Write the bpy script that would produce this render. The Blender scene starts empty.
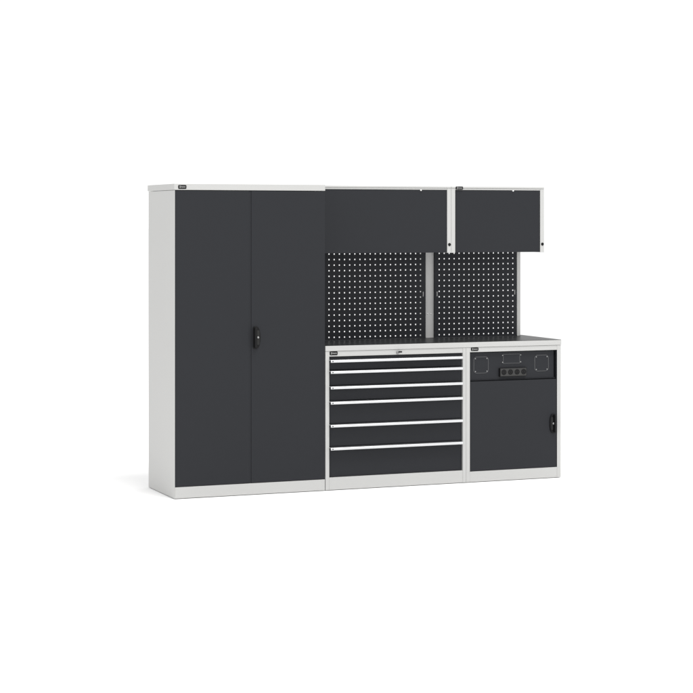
import bpy, bmesh, math, random
from mathutils import Vector, Matrix
random.seed(4)
S = bpy.context.scene
C = S.collection

# ------------------------------------------------------------------ camera
cam_d = bpy.data.cameras.new("camera")
cam = bpy.data.objects.new("camera", cam_d)
C.objects.link(cam)
cam.location = (-3.5403, -11.6746, 1.7641)
cam.rotation_euler = (math.radians(90), 0, -0.3838)
cam_d.sensor_width = 36
cam_d.lens = 1918.9 / 693 * 36
cam_d.shift_y = (220.89 - 346.5) / 693
cam_d.clip_start = 0.1
cam_d.clip_end = 3000
S.camera = cam

# ------------------------------------------------------------------ light
W = bpy.data.worlds.new("World")
S.world = W
W.use_nodes = True
bg = W.node_tree.nodes["Background"]
bg.inputs[0].default_value = (1.0, 1.0, 1.0, 1)
bg.inputs[1].default_value = 1.13
S.view_settings.view_transform = 'Standard'
S.view_settings.look = 'None'
S.view_settings.exposure = 0
S.view_settings.gamma = 1


def softbox(name, loc, target, size, power):
    d = bpy.data.lights.new(name, 'AREA')
    d.shape = 'SQUARE'
    d.size = size
    d.energy = power
    d.color = (1, 0.995, 0.985)
    o = bpy.data.objects.new(name, d)
    C.objects.link(o)
    o.location = loc
    o.rotation_euler = (Vector(target) - Vector(loc)).to_track_quat('-Z', 'Y').to_euler()
    return o


softbox("softbox_lamp", (2.3, -4.8, 12.5), (1.4, -0.3, 0.4), 5.0, 1190)


# ------------------------------------------------------------------ materials
def mat(name, col, rough=0.5, metal=0.0, spec=0.3, bump=0.0, bscale=900, var=0.0, rvar=0.0):
    m = bpy.data.materials.new(name)
    m.use_nodes = True
    nt = m.node_tree
    b = nt.nodes["Principled BSDF"]
    b.inputs["Base Color"].default_value = (*col, 1)
    b.inputs["Roughness"].default_value = rough
    b.inputs["Metallic"].default_value = metal
    b.inputs["Specular IOR Level"].default_value = spec
    tc = nt.nodes.new("ShaderNodeTexCoord")
    if bump:
        n = nt.nodes.new("ShaderNodeTexNoise")
        n.inputs["Scale"].default_value = bscale
        n.inputs["Detail"].default_value = 2
        nt.links.new(tc.outputs["Object"], n.inputs["Vector"])
        bp = nt.nodes.new("ShaderNodeBump")
        bp.inputs["Strength"].default_value = bump
        bp.inputs["Distance"].default_value = 0.0006
        nt.links.new(n.outputs["Fac"], bp.inputs["Height"])
        nt.links.new(bp.outputs["Normal"], b.inputs["Normal"])
    if var or rvar:
        n2 = nt.nodes.new("ShaderNodeTexNoise")
        n2.inputs["Scale"].default_value = 2.2
        n2.inputs["Detail"].default_value = 5
        nt.links.new(tc.outputs["Object"], n2.inputs["Vector"])
        if var:
            r = nt.nodes.new("ShaderNodeMapRange")
            r.inputs["To Min"].default_value = 1 - var
            r.inputs["To Max"].default_value = 1 + var
            nt.links.new(n2.outputs["Fac"], r.inputs["Value"])
            mx = nt.nodes.new("ShaderNodeVectorMath")
            mx.operation = 'SCALE'
            mx.inputs[0].default_value = col
            nt.links.new(r.outputs[0], mx.inputs["Scale"])
            nt.links.new(mx.outputs[0], b.inputs["Base Color"])
        if rvar:
            r = nt.nodes.new("ShaderNodeMapRange")
            r.inputs["To Min"].default_value = rough - rvar
            r.inputs["To Max"].default_value = rough + rvar
            nt.links.new(n2.outputs["Fac"], r.inputs["Value"])
            nt.links.new(r.outputs[0], b.inputs["Roughness"])
    return m


M = dict(
    light=mat("light_grey_powder_coat", (0.462, 0.462, 0.453), 0.5, spec=0.35, bump=0.15, var=0.03, rvar=0.06),
    dark=mat("anthracite_powder_coat", (0.0178, 0.0189, 0.0222), 0.55, spec=0.2, bump=0.2, var=0.05, rvar=0.06),
    peg=mat("anthracite_panel_coat", (0.0176, 0.0188, 0.0222), 0.5, spec=0.15, bump=0.2, var=0.05),
    post=mat("grey_post_coat", (0.47, 0.47, 0.465), 0.45, spec=0.35, bump=0.15, var=0.03),
    alu=mat("satin_aluminium", (0.65, 0.655, 0.665), 0.38, metal=1.0, bump=0.05, bscale=400),
    cover=mat("worktop_covering", (0.022, 0.023, 0.024), 0.31, spec=0.03, var=0.05, rvar=0.02),
    plastic=mat("black_plastic", (0.0045, 0.0045, 0.005), 0.5, spec=0.2, bump=0.1),
    plastic_g=mat("charcoal_plastic", (0.014, 0.014, 0.0135), 0.5, spec=0.3, bump=0.1),
    strip=mat("grey_socket_plastic", (0.036, 0.036, 0.0355), 0.5, spec=0.3, bump=0.1),
    rim_highlight=mat("grey_rim_highlight", (0.085, 0.087, 0.09), 0.5, spec=0.3),  # raised rim of the covers; its paler grey stands in for a bevel highlight
    steel=mat("zinc_steel", (0.62, 0.62, 0.62), 0.3, metal=1.0),
    lockm=mat("nickel_lock", (0.50, 0.50, 0.50), 0.35, metal=0.9),
    screw=mat("dull_screw_steel", (0.30, 0.30, 0.30), 0.4, metal=0.8),
    mark=mat("printed_mark", (0.27, 0.27, 0.265), 0.5),
    white=mat("white_plastic", (0.75, 0.75, 0.74), 0.4),
    floor=mat("white_studio_floor", (0.90, 0.90, 0.90), 0.9, spec=0.0, var=0.005),
)


# ------------------------------------------------------------------ mesh helpers
class MB:
    """collects shapes (world coordinates) and links them as ONE mesh object"""

    def __init__(self):
        self.bm = bmesh.new()
        self.slots = []

    def _slot(self, m):
        if m not in self.slots:
            self.slots.append(m)
        return self.slots.index(m)

    def merge(self, t, m):
        i = self._slot(m)
        for f in t.faces:
            f.material_index = i
        me = bpy.data.meshes.new("tmp")
        t.to_mesh(me)
        t.free()
        self.bm.from_mesh(me)
        bpy.data.meshes.remove(me)
        return self

    def box(self, x0, x1, y0, y1, z0, z1, m, bev=0.0012, seg=2):
        t = bmesh.new()
        bmesh.ops.create_cube(t, size=1)
        bmesh.ops.scale(t, vec=(x1 - x0, y1 - y0, z1 - z0), verts=t.verts)
        bmesh.ops.translate(t, vec=((x0 + x1) / 2, (y0 + y1) / 2, (z0 + z1) / 2), verts=t.verts)
        if bev:
            bmesh.ops.bevel(t, geom=t.edges[:], offset=bev, segments=seg, affect='EDGES', profile=0.5, clamp_overlap=True)
        return self.merge(t, m)

    def prism(self, pts, y0, y1, m, bev=0.0, seg=3):
        """outline in x,z extruded from y0 (front) to y1; bev rounds the front rim"""
        t = bmesh.new()
        a = [t.verts.new((x, y0, z)) for x, z in pts]
        b = [t.verts.new((x, y1, z)) for x, z in pts]
        front = t.faces.new(a)
        t.faces.new(b[::-1])
        n = len(pts)
        for i in range(n):
            t.faces.new((a[i], b[i], b[(i + 1) % n], a[(i + 1) % n]))
        bmesh.ops.recalc_face_normals(t, faces=t.faces[:])
        if bev:
            bmesh.ops.bevel(t, geom=list(front.edges), offset=bev, segments=seg, affect='EDGES', profile=0.5, clamp_overlap=True)
        return self.merge(t, m)

    def bar(self, pts, x0, x1, m):
        """profile in y,z extruded along x"""
        t = bmesh.new()
        a = [t.verts.new((x0, y, z)) for y, z in pts]
        b = [t.verts.new((x1, y, z)) for y, z in pts]
        t.faces.new(a)
        t.faces.new(b[::-1])
        n = len(pts)
        for i in range(n):
            t.faces.new((a[i], b[i], b[(i + 1) % n], a[(i + 1) % n]))
        bmesh.ops.recalc_face_normals(t, faces=t.faces[:])
        return self.merge(t, m)

    def lathe(self, prof, cx, cz, m, n=28):
        """profile (radius, y) turned about the y axis through (cx, cz)"""
        t = bmesh.new()
        rings = []
        for r, y in prof:
            if r < 1e-6:
                rings.append([t.verts.new((cx, y, cz))])
            else:
                rings.append([t.verts.new((cx + r * math.cos(2 * math.pi * k / n), y, cz + r * math.sin(2 * math.pi * k / n))) for k in range(n)])
        for A, B in zip(rings, rings[1:]):
            for k in range(n):
                q = (k + 1) % n
                if len(A) == 1:
                    t.faces.new((A[0], B[k], B[q]))
                elif len(B) == 1:
                    t.faces.new((A[k], B[0], A[q]))
                else:
                    t.faces.new((A[k], B[k], B[q], A[q]))
        bmesh.ops.recalc_face_normals(t, faces=t.faces[:])
        for f in t.faces:
            f.smooth = True
        return self.merge(t, m)

    def build(self, name, parent=None, base=(0, 0, 0)):
        """base: world position of the thing's empty; vertices become local to it"""
        bmesh.ops.translate(self.bm, vec=-Vector(base), verts=self.bm.verts)
        me = bpy.data.meshes.new(name)
        self.bm.to_mesh(me)
        self.bm.free()
        for m in self.slots:
            me.materials.append(m)
        o = bpy.data.objects.new(name, me)
        C.objects.link(o)
        if parent is not None:
            o.parent = parent
        else:
            o.location = base
        return o


def thing(name, label, cat, loc, group=None):
    o = bpy.data.objects.new(name, None)
    C.objects.link(o)
    o.location = loc
    o.empty_display_size = 0.1
    o["label"] = label
    o["category"] = cat
    if group:
        o["group"] = group
    return o


def rrect(x0, x1, z0, z1, r, n=6):
    p = []
    for cx, cz, a0 in ((x1 - r, z1 - r, 0), (x0 + r, z1 - r, 90), (x0 + r, z0 + r, 180), (x1 - r, z0 + r, 270)):
        for k in range(n + 1):
            a = math.radians(a0 + 90 * k / n)
            p.append((cx + r * math.cos(a), cz + r * math.sin(a)))
    return p


# ------------------------------------------------------------------ setting
fl = MB()
fl.box(-150, 150, -60, 400, -0.2, 0.0, M['floor'], bev=0)
fo = fl.build("floor")
fo["kind"] = "structure"


# ------------------------------------------------------------------ shared small parts
def nameplate(parent, base, x0, x1, z0, z1, y):
    b = MB()
    b.prism(rrect(x0, x1, z0, z1, 0.006), y - 0.0022, y + 0.0005, M['plastic'], bev=0.0008)
    p = b.build("nameplate", parent, base)
    # pale printed emblem and a line of lettering too small to read
    w, h = x1 - x0, z1 - z0
    k = MB()
    yy = y - 0.0026
    k.prism(rrect(x0 + .16 * w, x0 + .27 * w, z0 + .24 * h, z0 + .80 * h, 0.001, 3), yy, y - 0.0015, M['mark'])
    x = x0 + .34 * w
    for wd, hh in ((.085, .34), (.075, .26), (.11, .26), (.035, .34), (.07, .26), (.05, .30)):
        k.box(x, x + wd * w, yy, y - 0.0015, z0 + .36 * h, z0 + (.36 + hh) * h, M['mark'], bev=0)
        x += (wd + .022) * w
    k.build("printed_mark", p, base)
    return p


def door_handle(parent, base, x0, x1, z0, z1, y, bulge, lock):
    """black D shaped grip; bulge = +1 rounds the right side, -1 the left one"""
    xf, xb = (x0, x1) if bulge > 0 else (x1, x0)   # straight side, bulging side
    zc, h, w = (z0 + z1) / 2, (z1 - z0), (xb - xf)

    def outline(s, n=12):
        p = []
        hh = h / 2 * s
        # straight side with rounded ends, then the arc
        p.append((xf + w * .04, zc - hh * .93))
        p.append((xf, zc - hh * .86))
        p.append((xf, zc + hh * .86))
        p.append((xf + w * .04, zc + hh * .93))
        p.append((xf + w * .16, zc + hh))
        for k in range(n + 1):
            a = math.radians(90 - 180 * k / n)
            p.append((xf + w * (.42 + .58 * max(0, math.cos(a)) ** .8), zc + hh * math.sin(a)))
        p.append((xf + w * .16, zc - hh))
        return p
    b = MB()
    b.prism(outline(1), y - 0.009, y + 0.001, M['plastic'], bev=0.003)
    # raised grip along the straight side, with a hollow beside it
    g0, g1 = sorted((xf + w * .06, xf + w * .40))
    b.prism(rrect(g0, g1, z0 + h * .05, z1 - h * .05, abs(w) * .14), y - 0.030, y - 0.008, M['plastic'], bev=0.005)
    g0, g1 = sorted((xf + w * .46, xf + w * .82))
    b.prism(rrect(g0, g1, zc - h * .33, zc + h * .33, abs(w) * .16), y - 0.0125, y - 0.008, M['plastic_g'], bev=0.0015)
    hd = b.build("handle", parent, base)
    k = MB()
    lx, lz = lock
    k.lathe([(0, y - .0195), (.0052, y - .0195), (.0064, y - .0180), (.0068, y - .0150), (.0068, y - .011)], lx, lz, M['lockm'])
    k.box(lx - .0008, lx + .0008, y - .0200, y - .0180, lz - .005, lz + .005, M['plastic'], bev=0)
    k.build("lock", parent, base)
    return hd


def feet(b, x0, x1):
    for x in (x0 + .05, x1 - .05):
        for y in (.08, .53):
            b.box(x - .02, x + .02, y - .02, y + .02, 0.0, .0075, M['plastic'], bev=0)


# ------------------------------------------------------------------ tall cabinet
B = (0.5115, 0.3, 0)
t = thing("tall_cabinet", "tall light grey cabinet with two full-height anthracite doors, left of the worktop", "cabinet", B)
X1 = 1.023
b = MB()
L = M['light']
b.box(0, .0025, .0, .590, .004, 1.9585, L, bev=.0006)
b.box(X1 - .0025, X1, .0245, .590, .004, 1.9585, L, bev=.0006)
b.box(.003, X1, .0012, .024, .004, 0.0755, L)
b.box(.003, X1 - .003, .0245, .589, .006, 1.957, L)
feet(b, 0, X1)
b.build("body", t, B)
b = MB()
b.box(-.0035, X1 + .001, -.002, .602, 1.9605, 2.0, L, bev=.002)
b.build("top_cap", t, B)
b = MB()
b.box(.004, X1 - .004, .5905, .604, 0.102, 1.925, L)
b.build("back_panel", t, B)
b = MB()
b.box(.0032, .4995, .0005, .0215, .0785, 1.9575, M['dark'], bev=.0018)
b.box(.4985, .5132, .0030, .0205, .0795, 1.9565, M['dark'], bev=.001)   # rebate lip the other door closes on
d1 = b.build("door", t, B)
b = MB()
b.box(.5140, X1 - .0002, .0005, .0215, .0785, 1.9575, M['dark'], bev=.0018)
d2 = b.build("door", t, B)
d2["label"] = "door with the black lock handle"
door_handle(d2, B, .5256, .5745, .941, 1.0845, 0.0005, +1, (.5549, 1.0143))
nameplate(t, B, .0235, .0775, 1.9670, 1.9918, -.0022)


# ------------------------------------------------------------------ drawer cabinet
B = (1.5345, 0.3, 0)
t = thing("drawer_cabinet", "light grey cabinet of six dark drawers with full-width aluminium handles", "drawer cabinet", B)
A0, A1 = 1.0265, 2.0420
b = MB()
b.box(A0, 1.0530, 0.0, .600, .004, .9115, L)
b.box(2.0185, A1, 0.0, .600, .004, .9115, L)
b.box(1.0532, 2.0183, .0012, .599, .8765, .9110, L)
b.box(1.0532, 2.0183, .0012, .599, .004, .0850, L)
feet(b, A0, A1)
b.box(1.0532, 2.0183, .585, .599, .0860, .8755, L)
b.build("body", t, B)
hz = [.8465, .7740, .6728, .5736, .4230, .2738]
for i, z in enumerate(hz):
    top = z + .0125 if i else .8730
    bot = (hz[i + 1] + .0150) if i < 5 else .0875
    b = MB()
    b.box(1.0560, 2.0155, .0140, .0260, bot, top, M['dark'], bev=.0012)
    b.box(1.0700, 2.0015, .0261, .5600, bot + .006, top - .012, M['dark'], bev=.001)
    dr = b.build("drawer", t, B)
    h = MB()
    # extruded pull: slanted bright face over a finger hollow
    h.bar([(.0138, z + .0088), (-.0270, z + .0088), (-.0298, z + .0080), (-.0314, z + .0060), (-.0320, z + .0020), (-.0316, z - .0054),
           (-.0306, z - .0076), (-.0290, z - .0084), (-.0276, z - .0080), (-.0270, z - .0054), (-.0266, z + .0040), (-.0250, z + .0058), (.0138, z + .0058)],
          1.0525, 2.0045, M['alu'])
    h.lathe([(0, -.0338), (.0035, -.0336), (.0042, -.0328), (.0042, -.0306)], 1.0660, z, M['plastic_g'], 14)
    h.build("handle", dr, B)
b = MB()
b.lathe([(0, -.010), (.0085, -.010), (.0100, -.0085), (.0100, .002)], 1.5400, .8915, M['screw'])
b.box(1.5388, 1.5412, -.020, -.0095, .8870, .8960, M['steel'], bev=.0006)
b.prism(rrect(1.5370, 1.5610, .8915, .9020, .004), -.028, -.019, M['plastic_g'], bev=.001)
b.build("lock", t, B)
nameplate(t, B, 1.0560, 1.1115, .8850, .9105, .0012)


# ------------------------------------------------------------------ socket cabinet
B = (2.4040, 0.3, 0)
t = thing("socket_cabinet", "light grey base cabinet with a dark socket panel above a single dark door", "cabinet", B)
A0, A1 = 2.0430, 2.7630
b = MB()
b.box(A0, 2.0710, 0.0, .600, .004, .9115, L)
b.box(2.7335, A1, 0.0, .600, .004, .9115, L)
b.box(2.0712, 2.7333, .0012, .599, .8790, .9110, L)
b.box(2.0712, 2.7333, .0012, .599, .004, .0745, L)
feet(b, A0, A1)
b.box(2.0712, 2.7190, .040, .599, .0755, .8780, M['dark'])
b.box(2.7318, 2.7333, .0018, .599, .0755, .8780, M['dark'], bev=0)  # dark liner over the light post, standing in for shade in the gap
b.build("body", t, B)
PY = .0220
b = MB()
b.box(2.0725, 2.7200, PY, .0380, .6900, .8740, M['dark'])
b.box(2.0725, 2.7310, PY - .004, .0380, .6845, .6895, M['dark'], bev=.0008)
b.build("front_panel", t, B)


def speaker(x0, x1, z0, z1):
    r = .024
    b = MB()
    b.prism(rrect(x0, x1, z0, z1, r), PY - .0022, PY + .001, M['rim_highlight'], bev=.0008)
    b.prism(rrect(x0 + .0035, x1 - .0035, z0 + .0035, z1 - .0035, r - .003), PY - .0028, PY, M['dark'], bev=.0004)
    s = b.build("speaker_cover", t, B)
    for x, z in ((x0 + .013, z0 + .013), (x1 - .013, z0 + .013), (x0 + .013, z1 - .013), (x1 - .013, z1 - .013)):
        k = MB()
        k.lathe([(0, PY - .0055), (.0028, PY - .0053), (.0042, PY - .0042), (.0044, PY - .0022)], x, z, M['screw'], 14)
        k.build("screw", s, B)


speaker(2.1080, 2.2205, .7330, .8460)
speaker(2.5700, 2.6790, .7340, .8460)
b = MB()
x0, x1, z0, z1 = 2.3300, 2.4580, .7935, .8590
b.prism(rrect(x0, x1, z0, z1, .004), PY - .0022, PY + .001, M['rim_highlight'], bev=.0008)
b.prism(rrect(x0 + .0032, x1 - .0032, z0 + .0032, z1 - .0032, .003), PY - .0028, PY, M['dark'], bev=.0004)
s = b.build("display_cover", t, B)
for x, z in ((x0 - .004, z0 + .009), (x1 + .005, z0 + .009), (x0 - .004, z1 - .009), (x1 + .005, z1 - .009)):
    k = MB()
    k.lathe([(0, PY - .0055), (.0028, PY - .0053), (.0042, PY - .0042), (.0046, PY - .0010), (.0046, PY + .001)], x, z, M['screw'], 14)
    k.build("screw", s, B)
b = MB()
SY = PY - .018
b.box(2.2985, 2.5020, SY + .001, PY + .001, .7060, .7640, M['plastic'], bev=.002)
b.prism(rrect(2.3030, 2.4985, .7095, .7615, .004), SY, SY + .004, M['strip'], bev=.0012)
ps = b.build("power_strip", t, B)
for x in (2.3285, 2.3780, 2.4285, 2.4785):
    z = .7365
    k = MB()
    k.lathe([(.0190, SY + .0005), (.0188, SY - .0010), (.0178, SY - .0013), (.0170, SY - .0004), (.0166, SY - .0003), (0, SY - .0003)], x, z, M['plastic'], 28)
    for dx in (-.0085, .0085):
        k.lathe([(.0030, SY - .0004), (.0030, SY - .0012), (.0018, SY - .0012), (.0016, SY - .0006), (0, SY - .0006)], x + dx, z, M['plastic_g'], 12)
    for dz in (-.0138, .0138):
        k.box(x - .002, x + .002, SY - .0016, SY - .0002, z + dz - .0018, z + dz + .0018, M['plastic_g'], bev=0)
    k.build("socket", ps, B)
b = MB()
b.box(2.0728, 2.7290, .0010, .0210, .0775, .6795, M['dark'], bev=.0018)
d = b.build("door", t, B)
door_handle(d, B, 2.6745, 2.7190, .3085, .4420, .0010, -1, (2.6980, .3755))
nameplate(t, B, 2.0790, 2.1345, .8870, .9105, .0012)


# ------------------------------------------------------------------ worktop
B = (1.897, 0.3, .912)
t = thing("worktop", "long dark grey worktop with light front edge, lying across both base cabinets", "worktop", B)
b = MB()
b.box(1.0255, 2.7655, -.0030, .602, .9122, .9465, L, bev=.0015)
b.build("slab", t, B)
b = MB()
b.box(1.0265, 2.7645, -.0018, .601, .9466, .9490, M['cover'], bev=.0006)
b.build("covering", t, B)


# ------------------------------------------------------------------ pegboards
def pegboard(label, x0, x1, hx, z0, z1, hzs, y, slots):
    B = ((x0 + x1) / 2, y, z0)
    t = thing("pegboard", label, "pegboard", B, "perforated tool panels above the worktop")
    hs = .0042
    xs = sorted({x0, x1} | {round(h + s * hs, 5) for h in hx for s in (-1, 1)})
    zs = sorted({z0, z1} | {round(h + s * hs, 5) for h in hzs for s in (-1, 1)})
    hxs = {round(h - hs, 5) for h in hx}
    hzz = {round(h - hs, 5) for h in hzs}
    bm = bmesh.new()
    g = {}

    def v(i, k):
        if (i, k) not in g:
            g[(i, k)] = bm.verts.new((xs[i], y, zs[k]))
        return g[(i, k)]
    for i in range(len(xs) - 1):
        for k in range(len(zs) - 1):
            if xs[i] in hxs and zs[k] in hzz:
                continue
            bm.faces.new((v(i, k), v(i + 1, k), v(i + 1, k + 1), v(i, k + 1)))
    r = bmesh.ops.extrude_face_region(bm, geom=bm.faces[:])
    bmesh.ops.translate(bm, vec=(0, .0015, 0), verts=[e for e in r['geom'] if isinstance(e, bmesh.types.BMVert)])
    bmesh.ops.recalc_face_normals(bm, faces=bm.faces[:])
    b = MB()
    b.merge(bm, M['peg'])
    b.box(x0, x0 + .0015, y + .0016, y + .016, z0, z1, M['peg'], bev=0)
    b.box(x1 - .0015, x1, y + .0016, y + .016, z0, z1, M['peg'], bev=0)
    b.build("panel", t, B)
    for sx, sz in slots:
        k = MB()
        k.prism(rrect(sx - .0028, sx + .0028, sz - .017, sz + .017, .0025, 4), y - .0025, y + .001, M['screw'], bev=.0008)
        k.box(sx - .0050, sx + .0012, y - .0035, y - .0008, sz - .0145, sz - .0105, M['screw'], bev=.0006)
        k.box(sx - .0050, sx + .0012, y - .0035, y - .0008, sz + .0065, sz + .0105, M['screw'], bev=.0006)
        k.build("hanging_clip", t, B)
    return t


rows = [.9695 + .03788 * k for k in range(16)]
pegboard("wide black perforated panel behind the worktop, next to the tall cabinet", 1.0240, 1.9700,
         [1.9320 - .03801 * k for k in range(24)], .9493, 1.5500, rows, .500, [(1.9510, 1.2550)])
pegboard("narrow black perforated panel behind the worktop, nearer the open right end", 2.0390, 2.6800,
         [2.0742 + .03825 * k for k in range(16)], .9493, 1.5500, rows, .500, [(2.0570, 1.2550), (2.6625, 1.2590)])


# ------------------------------------------------------------------ support posts
B = (2.0045, .54, .949)
t = thing("support_post", "grey upright post in the gap between the two perforated panels", "post", B, "upright posts behind the worktop")
b = MB()
b.box(1.9660, 2.0430, .5175, .5200, .9494, 1.5440, M['post'], bev=.0006)
b.box(1.9660, 1.9685, .5202, .5800, .9494, 1.5440, M['post'], bev=.0006)
b.box(2.0405, 2.0430, .5202, .5800, .9494, 1.5440, M['post'], bev=.0006)
b.build("channel", t, B)
for x in (1.9915, 2.0180):
    k = MB()
    k.lathe([(0, .5135), (.0030, .5138), (.0044, .5152), (.0048, .5180)], x, 1.1160, M['white'], 16)
    k.build("rivet", t, B)
B = (2.7020, .54, .949)
t = thing("support_post", "slim grey upright post at the right-hand edge of the perforated panels", "post", B, "upright posts behind the worktop")
b = MB()
b.box(2.6830, 2.7010, .5010, .5035, .9494, 1.5440, M['light'], bev=.0006)
b.box(2.6985, 2.7010, .5036, .5280, .9494, 1.5440, M['light'], bev=.0006)
b.box(2.7011, 2.7210, .5255, .5280, .9494, 1.5440, M['light'], bev=.0006)
b.box(2.7185, 2.7210, .5281, .5800, .9494, 1.5440, M['light'], bev=.0006)
b.build("channel", t, B)


# ------------------------------------------------------------------ wall cabinets
def wall_cabinet(label, x0, x1, tag, bump):
    y0, y1, z0, z1 = .2465, .600, 1.5455, 2.0
    B = ((x0 + x1) / 2, (y0 + y1) / 2, z0)
    t = thing("wall_cabinet", label, "wall cabinet", B, "wall cabinets above the perforated panels")
    p = .0298
    b = MB()
    b.box(x0, x0 + p, y0, y1, z0, 1.9885, L)
    b.box(x1 - p, x1, y0, y1, z0, 1.9885, L)
    b.box(x0 + p + .0002, x1 - p - .0002, y0 + .001, y1 - .001, 1.9765, 1.9883, L)
    b.box(x0 + p + .0002, x1 - p - .0002, y0 + .030, y1 - .001, 1.5525, 1.5700, L)
    b.box(x0 + p + .0002, x1 - p - .0002, y1 - .015, y1 - .001, 1.5702, 1.9760, L)
    b.build("body", t, B)
    b = MB()
    b.box(x0 + .0003, x1 - .0003, y0 - .003, y1 + .001, 1.9888, z1, L, bev=.0015)
    b.build("top_cap", t, B)
    b = MB()
    b.box(x0 + p + .0025, x1 - p - .0015, y0 + .0025, y0 + .0240, 1.5475, 1.9745, M['dark'], bev=.0015)
    b.build("door", t, B)
    k = MB()
    k.lathe([(0, y0 - .004), (.0035, y0 - .004), (.0050, y0 - .003), (.0095, y0 - .003), (.0108, y0 - .001), (.0108, y0 + .002)], x1 - .0128, 1.6020, M['plastic'], 24)
    k.build("lock", t, B)
    k = MB()
    k.lathe([(0, y0 - .008), (.0035, y0 - .0075), (.0050, y0 - .005), (.0052, y0 + .0005), (.0052, y0 + .003)], bump, 1.9725, M['white'], 16)
    k.build("bumper", t, B)
    if tag:
        nameplate(t, B, 2.0795, 2.1350, 1.9785, 2.0005, y0 - .0034)
    return t


wall_cabinet("wide wall cabinet with one dark flap door and no nameplate, beside the tall cabinet", 1.0260, 2.0470, False, 1.8194)
wall_cabinet("narrow wall cabinet with a black nameplate over its dark flap door", 2.0482, 2.7630, True, 2.5208)
